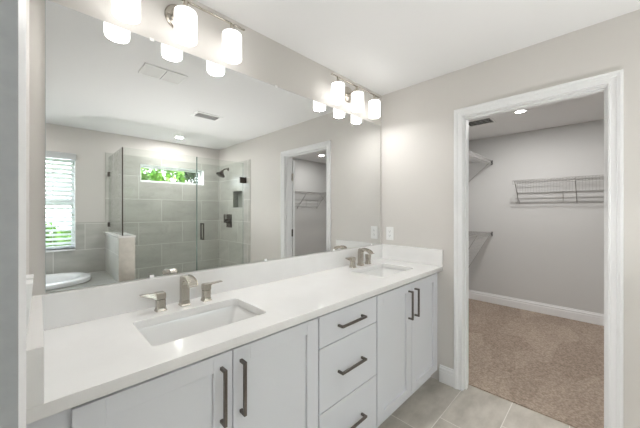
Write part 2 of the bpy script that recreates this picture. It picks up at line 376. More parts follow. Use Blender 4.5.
# baseboards
def baseboard(name, axis, a0, a1, face, sgn, z0=0, h=.133):
    """axis 'y': runs along y on a wall x=face; sgn points into the room"""
    prof = [(0, z0), (.0145, z0), (.0145, z0+.012), (.0145, z0+.086), (.0125, z0+.090), (.0095, z0+.091), (.0095, z0+.101), (.0125, z0+.104), (.0115, z0+.112), (.007, z0+.117), (.005, z0+.120), (.007, z0+h-.006), (.004, z0+h), (0, z0+h)]
    bm = bmesh.new()
    poly = [(face+sgn*p, z) for p, z in prof]
    prism(bm, poly, a0, a1, 'y' if axis == 'y' else 'x')
    return struct(name, bm, M['trim'])
tag(baseboard('baseboard_right', 'y', -.659, -.545, L, -1), 'short white baseboard between vanity and closet casing', 'baseboard')
tag(baseboard('baseboard_right_rear', 'y', -2.33, -1.550, L, -1), 'white baseboard between closet doorway and shower', 'baseboard')
tag(baseboard('baseboard_closet_far', 'y', CY+.015, .005, CX, -1, .008), 'white baseboard along the closet far wall', 'baseboard')
tag(baseboard('baseboard_closet_left', 'x', LC+.02, CX, .02, -1, .008), 'white baseboard under the two left closet shelves', 'baseboard')
tag(baseboard('baseboard_closet_right', 'x', LC+.1, CX, CY, 1, .008), 'white baseboard on the closet wall seen in the mirror', 'baseboard')

# ================================================================== WINDOWS
def window(name, w, label, mull=()):
    x0, x1, z0, z1 = w; y0, y1 = YB-.15, YB-.10; f = .035
    e = empty(name, ((x0+x1)/2, YB-.16, z0)); tag(e, label, 'window', kind='structure')
    ox, oy, oz = e.location
    def rel(*b): return (b[0]-ox, b[1]-ox, b[2]-oy, b[3]-oy, b[4]-oz, b[5]-oz)
    bs = [rel(x0, x0+f, y0, y1, z0, z1), rel(x1-f, x1, y0, y1, z0, z1), rel(x0+f, x1-f, y0, y1, z0, z0+f), rel(x0+f, x1-f, y0, y1, z1-f, z1)]
    for kind, p in mull:
        bs.append(rel(x0+f, x1-f, y0+.005, y1-.005, p-.02, p+.02) if kind == 'h' else rel(p-.02, p+.02, y0+.005, y1-.005, z0+f, z1-f))
    mkmesh('window_frame', boxes(*bs), M['trim'], e, bevel=.003)
    mkmesh('window_pane', boxes(rel(x0+f, x1-f, YB-.127, YB-.123, z0+f, z1-f)), M['pane'], e)
    l = .003
    bs = [rel(x0, x0+l, y1, YB, z0, z1), rel(x1-l, x1, y1, YB, z0, z1), rel(x0, x1, y1, YB, z1-l, z1)]
    mkmesh('window_reveal', boxes(*bs), M['trim'], e)
    return e, rel
e, rel = window('window_1', W1, 'white window above the tub behind the blind', (('h', 1.48),))
mkmesh('window_sill', boxes(rel(W1[0]-.03, W1[1]+.0, YB-.10, YB+.03, W1[2]-.02, W1[2])), M['trim'], e, bevel=.004)
e, rel = window('window_2', W2, 'wide low white window high in the shower wall')
mkmesh('window_sill', boxes(rel(W2[0], W2[1], YB-.10, YB+TT, W2[2], W2[2]+.006)), M['trim'], e)

# blind
bl = empty('window_blind', ((W1[0]+W1[1])/2, YB, W1[2])); tag(bl, 'white horizontal-slat blind lowered over the window above the tub', 'window blind')
bx = (W1[1]-W1[0])/2-.006
BY0 = -.045     # depth of slat centre line
mkmesh('valance', boxes((-bx-.01, bx+.012, .0, .022, W1[3]-W1[2]-.085, W1[3]-W1[2]-.004), (-bx, bx, -.09, .0, W1[3]-W1[2]-.05, W1[3]-W1[2]-.006)), M['blind'], bl, bevel=.003)
bm = bmesh.new(); z = .075; k = 0
while z < 1.13:
    a = math.radians(44 if z > .55 else 22); c, s = math.cos(a)*.030, math.sin(a)*.030
    q = [(-.045-c, z+s+.0015), (-.045, z+.0045), (-.045+c, z-s+.0015), (-.045+c, z-s-.0015), (-.045, z+.0015), (-.045-c, z+s-.0015)]
    prism(bm, q, -bx, bx, 'x'); z += .0555; k += 1
mkmesh('slats', bm, M['blind'], bl)
mkmesh('bottom_rail', boxes((-bx, bx, -.072, -.018, .022, .042)), M['blind'], bl, bevel=.004)
bm = bmesh.new()
for x in (-.45, -.15, .15, .42):
    tube(bm, (x, -.016, .04), (x, -.016, 1.15), .0016, 6); tube(bm, (x, -.074, .04), (x, -.074, 1.15), .0016, 6)
mkmesh('ladder_cord', bm, M['blind'], bl)
bm = bmesh.new(); tube(bm, (.42, .006, .45), (.42, .006, 1.15), .004, 8); mkmesh('tilt_wand', bm, M['plastic'], bl)

# outside: lawn, bushes, tree
struct('ground_outside', boxes((-8, 12, -26, YB-.2, -.35, -.25)), M['grass'], 'lawn outside the windows', 'ground')
def bush(name, c, r, n, m, label, size=.08, stem=True):
    e = empty(name, (c[0], c[1], -.25)); tag(e, label, 'bush' if 'bush' in label else 'tree')
    bm = bmesh.new(); rnd = random.Random(sum(ord(q) for q in label))
    lobes = [(Vector((rnd.uniform(-.55, .55)*r[0], rnd.uniform(-.5, .5)*r[1], c[2]+.25+rnd.uniform(-.45, .5)*r[2])), rnd.uniform(.4, .62)) for _ in range(9)]
    for i in range(n):
        lc, lr = rnd.choice(lobes); v = Vector((rnd.gauss(0, 1), rnd.gauss(0, 1), rnd.gauss(0, 1))).normalized()*(.7+.3*rnd.random())
        p = lc+Vector((v.x*r[0]*lr, v.y*r[1]*lr, v.z*r[2]*lr))
        if p.z < .3: continue
        R_ = Matrix.Rotation(rnd.uniform(0, 6.28), 3, 'Z') @ Matrix.Rotation(rnd.uniform(-1.2, 1.2), 3, 'X')
        s = size*rnd.uniform(.6, 1.2)
        vs_ = [bm.verts.new(p+R_ @ Vector(q)) for q in ((-s*.4, 0, 0), (0, -s*.75, .02), (s*.4, 0, 0), (0, s*.75, .02))]
        bm.faces.new(vs_)
    mkmesh('foliage', bm, m, e)
    bm = bmesh.new(); top = max(.4, c[2]+.2-r[2]*.3)
    tube(bm, (0, 0, 0), (0, 0, top), (.09, .05), 8)
    for a in range(5):
        t = a*1.256; tube(bm, (0, 0, top*.9), (math.cos(t)*r[0]*.5, math.sin(t)*r[1]*.5, top+r[2]*.5), (.035, .012), 6)
    mkmesh('trunk', bm, M['bark'], e)
bush('bush', (2.45, -8.6, 1.66), (1.35, .9, 1.3), 6500, M['leaf'], 'bright green leafy bush left in the shower window', .12)
bush('bush', (6.6, -9.2, 1.4), (1.2, .9, 1.25), 4200, M['leaf'], 'bright green leafy bush standing farther right beyond the shower window', .12)
bush('bush', (.0, -6.6, .7), (1.3, .8, .95), 3600, M['leaf'], 'green bush outside the blind of the tub window', .1)
bush('tree', (4.7, -11.6, 2.9), (1.0, 1.2, 1.0), 1700, M['leaf_dark'], 'sparse dark tree with bare branches at right of the shower window', .13)

# ================================================================== VANITY
CT0, CT1 = .887, .921
YF = -.545       # door fronts
zb, ztop = .105, .868
def pull(name, m, vertical, ln=.192):
    bm = bmesh.new(); h = ln/2; w = .0055; off = .030
    if vertical:
        box(bm, -w, w, -off-w, -off+w, -h, h)
        for s in (-1, 1): box(bm, -w, w, -off, 0, s*(h-w)-w, s*(h-w)+w)
    else:
        box(bm, -h, h, -off-w, -off+w, -w, w)
        for s in (-1, 1): box(bm, s*(h-w)-w, s*(h-w)+w, -off, 0, -w, w)
    return bm
def cab_box(e, x0, x1, fill_l=0, fill_r=0):
    """carcass with face frame; coordinates relative to (x0, 0, 0)"""
    w = x1-x0; t = .018; f = -YF-.02
    bm = boxes((0, t, -f+.018, -.002, zb, CT0), (w-t, w, -f+.018, -.002, zb, CT0), (t, w-t, -f+.018, -.002, zb, zb+t), (t, w-t, -.01, -.002, zb, CT0),
               (0, .03+fill_l, -f, -f+.018, zb, CT0), (w-.03-fill_r, w, -f, -f+.018, zb, CT0), (.03+fill_l, w-.03-fill_r, -f, -f+.018, CT0-.04, CT0), (.03+fill_l, w-.03-fill_r, -f, -f+.018, zb, zb+.03))
    mkmesh('cabinet_body', bm, M['cabinet'], e)
    mkmesh('toe_kick', boxes((0, w, -.47, -.455, 0, zb)), M['cabinet'], e)
def shaker(e, x0, x1, hx, name='door'):
    st, rl, t = .068, .056, .020
    bm = bmesh.new(); z0, z1 = zb+.004, ztop; y0, y1 = YF, YF+t
    box(bm, x0, x0+st, y0, y1, z0, z1); box(bm, x1-st, x1, y0, y1, z0, z1)
    box(bm, x0+st, x1-st, y0, y1, z0, z0+rl); box(bm, x0+st, x1-st, y0, y1, z1-rl, z1)
    box(bm, x0+st, x1-st, y0+.011, y0+.016, z0+rl, z1-rl)
    o = mkmesh(name, bm, M['cabinet'], e, bevel=.0012)
    h = mkmesh('handle', pull('handle', M['pull'], True), M['pull'], o, bevel=.0012); h.location = (hx, YF, .730); tag(h, 'dark pewter square bar pull')
    return o
e = empty('vanity_cabinet', (XL+.001, 0, 0)); tag(e, 'white two-door vanity cabinet under the nearer sink, left end', 'cabinet')
def rx(e, x): return x-e.location.x
cab_box(e, e.location.x, .916, .055, 0)
shaker(e, rx(e, .058), rx(e, .487), rx(e, .446)); shaker(e, rx(e, .491), rx(e, .914), rx(e, .520))
e = empty('drawer_cabinet', (.918, 0, 0)); tag(e, 'white cabinet of three stacked drawers between the two sinks', 'cabinet')
cab_box(e, .918, 1.390)
for z0, z1, nm in ((.722, ztop, ''), (.417, .717, ''), (.109, .412, '')):
    bm = boxes((.004, .468, YF, YF+.02, z0, z1)); box(bm, .03, .44, YF+.02, -.06, z0+.02, z1-.03)
    o = mkmesh('drawer', bm, M['cabinet'], e, bevel=.0012)
    h = mkmesh('handle', pull('handle', M['pull'], False, .20), M['pull'], o, bevel=.0012); h.location = (.230, YF, (z0+z1)/2); tag(h, 'dark pewter square bar pull')
e = empty('vanity_cabinet', (1.392, 0, 0)); tag(e, 'white two-door vanity cabinet under the farther sink, beside the closet wall', 'cabinet')
cab_box(e, 1.392, L-.001, 0, .03)
shaker(e, .004, rx(e, 1.808), rx(e, 1.766)); shaker(e, rx(e, 1.812), rx(e, 2.228), rx(e, 1.853))

# countertop with two rounded rectangular cut-outs
SK = ((.262, .708, -.445, -.158), (1.612, 2.052, -.445, -.158))
def plate_with_holes(outer, holes, z0, z1):
    cu = bpy.data.curves.new('tmp', 'CURVE'); cu.dimensions = '2D'; cu.fill_mode = 'BOTH'; cu.extrude = (z1-z0)/2
    for pts in [outer]+holes:
        sp = cu.splines.new('POLY'); sp.points.add(len(pts)-1); sp.use_cyclic_u = True
        for p, q in zip(sp.points, pts): p.co = (q[0], q[1], 0, 1)
    ob = bpy.data.objects.new('tmp', cu); COL.objects.link(ob)
    dg = bpy.context.evaluated_depsgraph_get(); me = bpy.data.meshes.new_from_object(ob.evaluated_get(dg))
    bpy.data.objects.remove(ob); bpy.data.curves.remove(cu)
    bm = bmesh.new(); bm.from_mesh(me); bpy.data.meshes.remove(me)
    bmesh.ops.remove_doubles(bm, verts=bm.verts, dist=1e-5)
    bmesh.ops.translate(bm, verts=bm.verts, vec=(0, 0, (z0+z1)/2))
    return bm
ctop = empty('countertop', (1.13, -.28, CT0)); tag(ctop, 'long white quartz vanity countertop with low backsplash and two sink cut-outs', 'countertop')
def shift(bm, o): bmesh.ops.translate(bm, verts=bm.verts, vec=-Vector(o.location)); return bm
outer = [(XL+.001, -.570), (L-.001, -.570), (L-.001, -.001), (XL+.001, -.001)]
bm = plate_with_holes(outer, [rrect(*s, .022) for s in SK], CT0, CT1)
mkmesh('counter_slab', shift(bm, ctop), M['quartz'], ctop, bevel=.0015)
mkmesh('backsplash', shift(boxes((XL+.001, L-.001, -.021, -.001, CT1, 1.052)), ctop), M['quartz'], ctop, bevel=.0015)
mkmesh('side_splash', shift(boxes((L-.021, L-.001, -.570, -.0215, CT1, 1.052)), ctop), M['quartz'], ctop, bevel=.0015)
mkmesh('side_splash', shift(boxes((XL+.001, .0085, -.570, -.0215, CT1, 1.052)), ctop), M['quartz'], ctop, bevel=.0015)

def sink(x0, x1, y0, y1, label):
    e = empty('sink', ((x0+x1)/2, (y0+y1)/2, CT0-.15)); tag(e, label, 'sink')
    cx, cy, cz = e.location
    g = -.004    # basin slightly wider than the cut-out
    lv = [(-.012, 0, .03), (g, 0, .026), (.004, .022, .026), (.02, .085, .03), (.034, .118, .034), (.05, .130, .03)]
    bm = bmesh.new(); rings = []
    for ins, dep, r in lv:
        rings.append([bm.verts.new((p[0]-cx, p[1]-cy, CT0-.001-dep-cz)) for p in rrect(x0+ins*1.5, x1-ins*2.2, y0+ins*.8, y1-ins*.8, r)])
    # one end slopes down gently
    for a, b in zip(rings, rings[1:]):
        n = len(a)
        for i in range(n): bm.faces.new((a[i], a[(i+1)%n], b[(i+1)%n], b[i]))
    c = bm.verts.new((0, 0, CT0-.138-cz)); last = rings[-1]
    for i in range(len(last)): bm.faces.new((last[i], last[(i+1)%len(last)], c))
    o = mkmesh('basin', bm, M['porcelain'], e, smooth=True)
    m = o.modifiers.new('solid', 'SOLIDIFY'); m.thickness = .008; m.offset = -1
    bm = bmesh.new(); lathe(bm, [(.022, 0), (.022, .003), (.015, .004), (.014, .001)], (0, 0, CT0-.139-cz), 'z', 24)
    mkmesh('drain', bm, M['nickel'], e, smooth=True)
sink(*SK[0], 'white rectangular undermount sink nearer the camera, left of the drawers')
sink(*SK[1], 'white rectangular undermount sink farther away, beside the closet wall')

# faucet: column with a ribbon spout and two lever handles
def make_faucet():
    e = empty('faucet', (0, 0, 0))
    pr = [((.023, 0), (-.023, 0)), ((.019, .008), (-.019, .008)), ((.017, .025), (-.017, .025)), ((.017, .098), (-.017, .098)), ((.0165, .116), (-.0185, .107)), ((.011, .129), (-.022, .113)),
          ((-.002, .1375), (-.028, .118)), ((-.022, .1405), (-.038, .1215)), ((-.050, .1390), (-.053, .1225)), ((-.076, .1330), (-.072, .1185)), ((-.097, .1225), (-.089, .110)), ((-.108, .108), (-.099, .101))]
    bm = bmesh.new(); rows = []
    for k, (a, b) in enumerate(pr):
        w = [.023, .020, .0175][min(k, 2)]+.004*max(0, k-4)/7
        rows.append([bm.verts.new((-w, a[0], a[1])), bm.verts.new((w, a[0], a[1])), bm.verts.new((w, b[0], b[1])), bm.verts.new((-w, b[0], b[1]))])
    for a, b in zip(rows, rows[1:]):
        for q in range(4): bm.faces.new((a[q], a[(q+1)%4], b[(q+1)%4], b[q]))
    bm.faces.new(rows[0]); bm.faces.new(rows[-1])
    mkmesh('spout', bm, M['nickel'], e, bevel=.002)
    # raised rims of the waterfall trough
    bm = bmesh.new()
    for s in (-1, 1):
        path_tube(bm, [(s*.0160, .012, .128), (s*.0165, -.002, .1385), (s*.017, -.022, .1415), (s*.018, -.050, .140), (s*.019, -.076, .134), (s*.0195, -.097, .1235), (s*.0195, -.108, .109)], .0022, 6)
    mkmesh('spout_rim', bm, M['nickel'], e, smooth=True)
    for s in (-1, 1):
        bm = bmesh.new(); st = [(.0225, 0), (.0195, .006), (.0175, .018), (.0175, .050)]
        rings = []
        for w, z in st: rings.append([bm.verts.new((s*.102+p[0], -.0+p[1], z)) for p in rrect(-w, w, -w, w, .006, 3)])
        for a, b in zip(rings, rings[1:]):
            for i in range(len(a)): bm.faces.new((a[i], a[(i+1)%len(a)], b[(i+1)%len(a)], b[i]))
        bm.faces.new(rings[0][::-1]); bm.faces.new(rings[-1])
        h = mkmesh('handle', bm, M['nickel'], e, smooth=True)
        bm = bmesh.new()
        # hub above the post and lever that runs outward
        q = [(-.0175, .0515), (-.0175, .077), (-.012, .081), (.0175, .0808), (.024, .0806), (.080, .0825), (.081, .0775), (.026, .0738), (.0185, .071), (.0175, .0515)]
        A = [bm.verts.new((s*(.102+a), -.0175+.0075*min(1, max(0, (a-.0175)/.006)), z)) for a, z in q]
        B = [bm.verts.new((s*(.102+a), .0175-.0075*min(1, max(0, (a-.0175)/.006)), z)) for a, z in q]
        for i in range(len(q)): bm.faces.new((A[i], A[(i+1)%len(q)], B[(i+1)%len(q)], B[i]))
        bm.faces.new(A); bm.faces.new(B[::-1])
        bmesh.ops.triangulate(bm, faces=[f for f in bm.faces if len(f.verts) > 4])
        mkmesh('lever', bm, M['nickel'], h, bevel=.002)
    return e
f1 = make_faucet(); f1.location = (.486, -.085, CT1)
tag(f1, 'brushed nickel widespread faucet behind the nearer sink', 'faucet', 'sink faucets')
f2 = copy_tree(f1); f2.location = (1.838, -.090, CT1)
tag(f2, 'brushed nickel widespread faucet behind the farther sink', 'faucet', 'sink faucets')

# mirror
mm = bpy.data.materials.new('mirror_silver'); mm.use_nodes = True
b = mm.node_tree.nodes['Principled BSDF']; b.inputs['Base Color'].default_value = (.82, .83, .825, 1); b.inputs['Metallic'].default_value = 1; b.inputs['Roughness'].default_value = 0
tx = mm.node_tree.nodes.new('ShaderNodeTexNoise'); tx.inputs['Scale'].default_value = 1
mr = mm.node_tree.nodes.new('ShaderNodeMapRange'); mr.inputs['To Min'].default_value = 0; mr.inputs['To Max'].default_value = .0015
mm.node_tree.links.new(tx.outputs['Fac'], mr.inputs['Value']); mm.node_tree.links.new(mr.outputs[0], b.inputs['Roughness'])
M['mirror_edge'] = mat('mirror_edge', (.55, .60, .58), .2, noise=(10, (.5, .56, .54), .5))
mi = empty('mirror', (1.133, 0, 1.056)); tag(mi, 'large frameless mirror spanning the wall above the vanity backsplash', 'mirror')
MX0, MX1, MZ0, MZ1 = .016, 2.252, 1.056, 2.153
mkmesh('mirror_glass', boxes((MX0+.0015-1.133, MX1-.0015-1.133, -.006, -.0045, .0015, MZ1-MZ0-.0015)), mm, mi)
mkmesh('mirror_edge', boxes((MX0-1.133, MX1-1.133, -.0045, -.0005, 0, MZ1-MZ0)), M['mirror_edge'], mi)
for x, z in ((.36, -.003), (.98, -.003), (1.60, -.003), (2.1, -.003), (.36, MZ1-MZ0-.009), (1.06, MZ1-MZ0-.009), (1.7, MZ1-MZ0-.009)):
    mkmesh('mirror_clip', boxes((x-1.133, x+.018-1.133, -.009, -.0005, z, z+.014)), M['plastic'], mi, bevel=.001)

# vanity lights
def make_vlight():
    e = empty('vanity_light', (0, 0, 2.29))
    bm = bmesh.new(); lathe(bm, [(.062, 0), (.062, -.006), (.056, -.014), (.040, -.018), (.036, -.024), (.02, -.026)], (0, -.001, .015), 'y', 40)
    mkmesh('back_plate', bm, M['nickel'], e, smooth=True)
    bm = bmesh.new(); path_tube(bm, [(0, -.02, .015), (0, -.045, .016), (0, -.07, .024), (0, -.09, .042), (0, -.102, .048)], .008, 12)
    for s in (-1, 1): tube(bm, (s*.03, -.018, .015), (s*.03, -.024, .015), .006, 10)
    mkmesh('arm', bm, M['nickel'], e, smooth=True)
    bm = bmesh.new(); box(bm, -.305, .305, -.1085, -.0955, .046, .053); mkmesh('crossbar', bm, M['nickel'], e, bevel=.002)
    for s in (-1, 0, 1):
        x = s*.232
        bm = bmesh.new(); lathe(bm, [(.009, .046), (.009, .016), (.014, .012), (.032, .008), (.033, -.004), (.012, -.006)], (x, -.102, 0), 'z', 24)
        h = mkmesh('shade_holder', bm, M['nickel'], e, smooth=True)
        bm = bmesh.new()
        lathe(bm, [(.030, .001), (.042, -.001), (.0475, -.005), (.049, -.012), (.049, -.130), (.047, -.136), (.044, -.137), (.0455, -.130), (.0455, -.012), (.040, -.006), (.030, -.004)], (x, -.102, 0), 'z', 40, closed=True)
        mkmesh('shade', bm, M['shade'], e, smooth=True)
        bm = bmesh.new(); lathe(bm, [(.013, -.006), (.014, -.02), (.026, -.045), (.030, -.07), (.024, -.093), (.008, -.103)], (x, -.102, 0), 'z', 20)
        mkmesh('bulb', bm, M['shade'], e, smooth=True)
        ld = bpy.data.lights.new('bulb_light', 'AREA'); ld.shape = 'DISK'; ld.size = .084; ld.energy = W_SHADE; ld.color = (1, .99, .975)
        lo = bpy.data.objects.new('bulb_light', ld); COL.objects.link(lo); lo.location = (x, -.102, -.139); lo.parent = e
    return e
v1 = make_vlight(); v1.location.x = .485
tag(v1, 'three-shade nickel vanity light with opal glass, above the nearer sink', 'wall light', 'vanity lights')
v2 = copy_tree(v1); v2.location.x = 1.782
tag(v2, 'three-shade nickel vanity light with opal glass, in the corner above the farther sink', 'wall light', 'vanity lights')

# outlet on the right wall
e = empty('wall_outlet', (L, -.091, 1.154)); tag(e, 'white duplex outlet on the wall right of the mirror', 'outlet')
mkmesh('cover_plate', boxes((-.006, -.0, -.037, .037, -.060, .060)), M['plastic'], e, bevel=.003)
bm = bmesh.new()
for z in (-.02, .02): prism(bm, [(p[0], p[1]) for p in rrect(-.017, .017, z-.0145, z+.0145, .008, 4)], -.0075, -.0055, 'x')
r = mkmesh('receptacle', bm, M['plastic'], e)
for z in (-.02, .02):
    bm = bmesh.new(); box(bm, -.0079, -.0074, -.0075, -.0055, z-.002, z+.008); box(bm, -.0079, -.0074, .0055, .0075, z-.002, z+.006); box(bm, -.0079, -.0074, -.002, .002, z-.010, z-.006)
    mkmesh('slots', bm, M['dark'], r)
# switch plate edge-on at the left
e = empty('light_switch', (XL, -.90, 1.235)); tag(e, 'white rocker switch plate seen edge-on at the left end of the vanity', 'light switch')
mkmesh('cover_plate', boxes((0, .010, -.058, .045, -.060, .060)), M['plastic'], e, bevel=.003)
for y in (-.03, .016):
    bm = bmesh.new(); prism(bm, [(.008, -.033), (.014, -.033), (.017, .0), (.0195, .033), (.008, .033)], y-.016, y+.016, 'y')
    mkmesh('rocker', bm, M['plastic'], e, bevel=.001)

# ================================================================== CEILING FITTINGS
def downlight(x, y, power, label, zc=HC, r=.056, group=None, disc=True):
    e = empty('recessed_light', (x, y, zc)); tag(e, label, 'ceiling light', group)
    bm = bmesh.new(); lathe(bm, [(r, 0), (r+.012, -.001), (r+.014, -.004), (r+.010, -.007), (r-.012, -.006), (r-.014, 0)], (0, 0, 0), 'z', 32, closed=True)
    mkmesh('trim_ring', bm, M['plastic'], e, smooth=True)
    bm = bmesh.new(); lathe(bm, [(r-.013, -.001), (r-.013, -.005)], (0, 0, 0), 'z', 32)
    mkmesh('lens', bm, M['downlight'], e)
    ld = bpy.data.lights.new('downlight', 'AREA'); ld.shape = 'DISK'; ld.size = r*1.6; ld.energy = power; ld.color = (1, .98, .96)
    lo = bpy.data.objects.new('downlight_lamp', ld); COL.objects.link(lo); lo.location = (0, 0, -.009); lo.parent = e
    return e
downlight(1.46, -2.93, W_BATH, 'round recessed light in the bathroom ceiling before the shower, seen in the mirror')
downlight(-.55, -2.85, W_ALCOVE_FILL, 'added recessed fill light over the tub, out of view')
l1 = downlight(3.70, -.83, W_CLOSET, 'round recessed closet light seen straight through the doorway')
l2 = downlight(3.90, -2.42, W_CLOSET*.45, 'round recessed closet light seen only in the mirror')

# exhaust fan grille
e = empty('exhaust_fan', (.695, -.985, HC), math.radians(0)); tag(e, 'white square two-panel exhaust fan grille on the ceiling, seen in the mirror', 'vent')
bm = boxes((-.15, .15, -.10, .10, -.012, 0)); mkmesh('cover', bm, M['plastic'], e, bevel=.004)
bm = bmesh.new()
for x in (-.072, .072):
    for s in (-1, 1): box(bm, x+s*.062-.002, x+s*.062+.002, -.082, .082, -.0145, -.012); box(bm, x-.06, x+.06, s*.08-.002, s*.08+.002, -.0145, -.012)
    for k in range(9): box(bm, x-.055, x+.055, -.07+k*.0165, -.067+k*.0165, -.0135, -.012)
mkmesh('panel_grooves', bm, M['plastic'], e)
mkmesh('centre_slot', boxes((-.0025, .0025, -.09, .09, -.013, -.012)), M['grey_tone'], e)
def register(x, y, w, d_, label, dark=False):
    e = empty('air_vent', (x, y, HC)); tag(e, label, 'vent')
    f = .03 if not dark else .018
    bm = boxes((-w/2, w/2, -d_/2, -d_/2+f, -.008, 0), (-w/2, w/2, d_/2-f, d_/2, -.008, 0), (-w/2, -w/2+f, -d_/2+f, d_/2-f, -.008, 0), (w/2-f, w/2, -d_/2+f, d_/2-f, -.008, 0))
    mkmesh('vent_frame', bm, M['plastic'], e, bevel=.002)
    mkmesh('duct', boxes((-w/2+f, w/2-f, -d_/2+f, d_/2-f, -.001, -.0002)), M['dark'], e)
    bm = bmesh.new(); n = 7 if not dark else 4
    for k in range(n):
        if dark:
            x_ = -w/2+f+(k+.5)*(w-2*f)/n; prism(bm, [(x_-.001, -.003), (x_+.0005, -.0055), (x_+.002, -.005), (x_+.0005, -.0025)], -d_/2+f, d_/2-f, 'y')
        else:
            y_ = -d_/2+f+(k+.5)*(d_-2*f)/n; prism(bm, [(y_-.005, -.001), (y_+.004, -.009), (y_+.006, -.008), (y_-.003, -.0)], -w/2+f, w/2-f, 'x')
    mkmesh('louvres', bm, M['plastic'], e)
register(1.36, -1.735, .30, .20, 'white ceiling air register with louvres, seen in the mirror')
register(3.80, -.40, .26, .30, 'dark-slatted air register in the closet ceiling above the doorway corner', True)

# ================================================================== TUB AND DECK
tub = empty('bathtub', (-.34, -2.93, .54)); tag(tub, 'white oval drop-in bathtub in the tiled deck under the blind', 'bathtub')
def oval(a, b, n=64, p=2.5):
    r = []
    for i in range(n):
        t = 2*PI*i/n; c, s = math.cos(t), math.sin(t)
        r.append((a*abs(c)**(2/p)*(1 if c >= 0 else -1), b*abs(s)**(2/p)*(1 if s >= 0 else -1)))
    return r
dk = plate_with_holes([(AX, YB), (.6445, YB), (.6445, -2.44), (AX, -2.44)], [[(p[0]-.34, p[1]-2.93) for p in oval(.72, .35)]], .50, .54)
box(dk, AX, .6445, -2.46, -2.44, 0, .50)
struct('trim_10', dk, M['deck_tile'], 'grey tiled deck surrounding the tub', 'tub deck')
bm = bmesh.new(); rings = []
for a, b_, z in ((.775, .40, .001), (.785, .41, .012), (.785, .41, .035), (.777, .402, .050), (.755, .38, .058), (.70, .32, .058), (.675, .297, .050), (.655, .28, .025), (.60, .25, -.15), (.54, .21, -.33), (.46, .16, -.38)):
    rings.append([bm.verts.new((p[0], p[1], z)) for p in oval(a, b_)])
for a, b_ in zip(rings, rings[1:]):
    for i in range(64): bm.faces.new((a[i], a[(i+1)%64], b_[(i+1)%64], b_[i]))
bm.faces.new(rings[-1])
mkmesh('tub_shell', bm, M['tub'], tub, smooth=True)
bm = bmesh.new(); lathe(bm, [(.03, 0), (.03, .004), (.02, .006)], (.35, 0, -.378), 'z', 24); mkmesh('drain', bm, M['chrome'], tub, smooth=True)

# ================================================================== SHOWER
GY = -2.455; GT = .0095; GZ = 2.095
gp = empty('glass_panel', (.683, GY, 1.072)); tag(gp, 'fixed clear glass panel standing on the half wall, between tub and shower', 'glass panel')
mkmesh('glass', boxes((-GT/2, GT/2, YB+TT-GY+.002, 0, .001, GZ-1.072)), M['glass'], gp)
bm = boxes((-GT/2-.001, GT/2+.001, -.002, .004, .001, GZ-1.072)); mkmesh('glass_edge', bm, M['bronze'], gp)
for z in (.10, .79):
    bm = boxes((-GT/2-.008, GT/2+.008, YB+TT-GY+.001, YB+TT-GY+.052, z-.03, z+.03))
    mkmesh('wall_clamp', bm, M['bronze'], gp, bevel=.002)
gp = empty('glass_panel', (1.155, GY, 0)); tag(gp, 'fixed clear glass panel facing the vanity, left of the shower door', 'glass panel')
bm = bmesh.new(); prism(bm, [(.692-1.155, 1.0725), (.815-1.155, 1.0725), (.815-1.155, .10), (1.520-1.155, .10), (1.520-1.155, GZ), (.692-1.155, GZ)], -GT/2, GT/2, 'y')
mkmesh('glass', bm, M['glass'], gp)
M['edge_glass'] = mat('polished_glass_edge', (.16, .23, .21), .15, noise=(20, (.12, .18, .16), .5))
mkmesh('glass_edge', boxes((1.5201-1.155, 1.5245-1.155, -GT/2, GT/2, .10, GZ)), M['edge_glass'], gp)
dr = empty('shower_door', (L-TT-.02, GY, .10)); tag(dr, 'frameless clear glass shower door with square bronze pull', 'shower door')
ox = dr.location.x
mkmesh('glass', boxes((1.532-ox, 2.225-ox, -GT/2, GT/2, .01, GZ-.10)), M['glass'], dr)
mkmesh('glass_edge', boxes((1.528-ox, 1.532-ox, -GT/2, GT/2, .01, GZ-.10), (2.225-ox, 2.227-ox, -GT/2, GT/2, .01, GZ-.10)), M['edge_glass'], dr)
bm = bmesh.new()
for s in (-1, 1):
    y = s*(GT/2+.038)
    box(bm, 1.60-ox-.008, 1.60-ox+.008, y-.008, y+.008, .86, 1.09)
    for z in (.87, 1.08): box(bm, 1.60-ox-.008, 1.60-ox+.008, min(s*GT/2, y), max(s*GT/2, y), z-.009, z+.009)
mkmesh('handle', bm, M['bronze'], dr, bevel=.002)
for z in (.20, 1.73):
    bm = bmesh.new()
    for s in (-1, 1): box(bm, -.075, -.01, s*GT/2, s*(GT/2+.009), z-.045, z+.045)
    box(bm, -.01, .02, -.025, .025, z-.045, z+.045)
    mkmesh('hinge', bm, M['bronze'], dr, bevel=.002)
struct('trim_9', boxes((.798, L-TT, -2.52, -2.40, 0, .099)), M['stone'], 'stone shower curb under the glass', 'curb')

sh = empty('overhead_shower', (L-TT, -3.02, 2.06)); tag(sh, 'dark bronze shower head on a bent arm high on the shower side wall', 'shower head')
bm = bmesh.new(); lathe(bm, [(.03, 0), (.03, -.004), (.018, -.012), (.012, -.014)], (0, 0, 0), 'x', 24); mkmesh('flange', bm, M['bronze'], sh, smooth=True)
bm = bmesh.new(); path_tube(bm, [(0, 0, 0), (-.03, 0, .004), (-.06, 0, -.004), (-.085, 0, -.02), (-.10, 0, -.04)], .010, 12); mkmesh('arm', bm, M['bronze'], sh, smooth=True)
bm = bmesh.new(); lathe(bm, [(.016, .0), (.022, -.02), (.045, -.05), (.062, -.066), (.064, -.080), (.050, -.084)], (0, 0, 0), 'z', 32)
hd = mkmesh('spray_head', bm, M['bronze'], sh, smooth=True); hd.location = (-.098, 0, -.034); hd.scale = (1.15, 1.15, 1.15); hd.rotation_euler = (0, math.radians(28), 0)
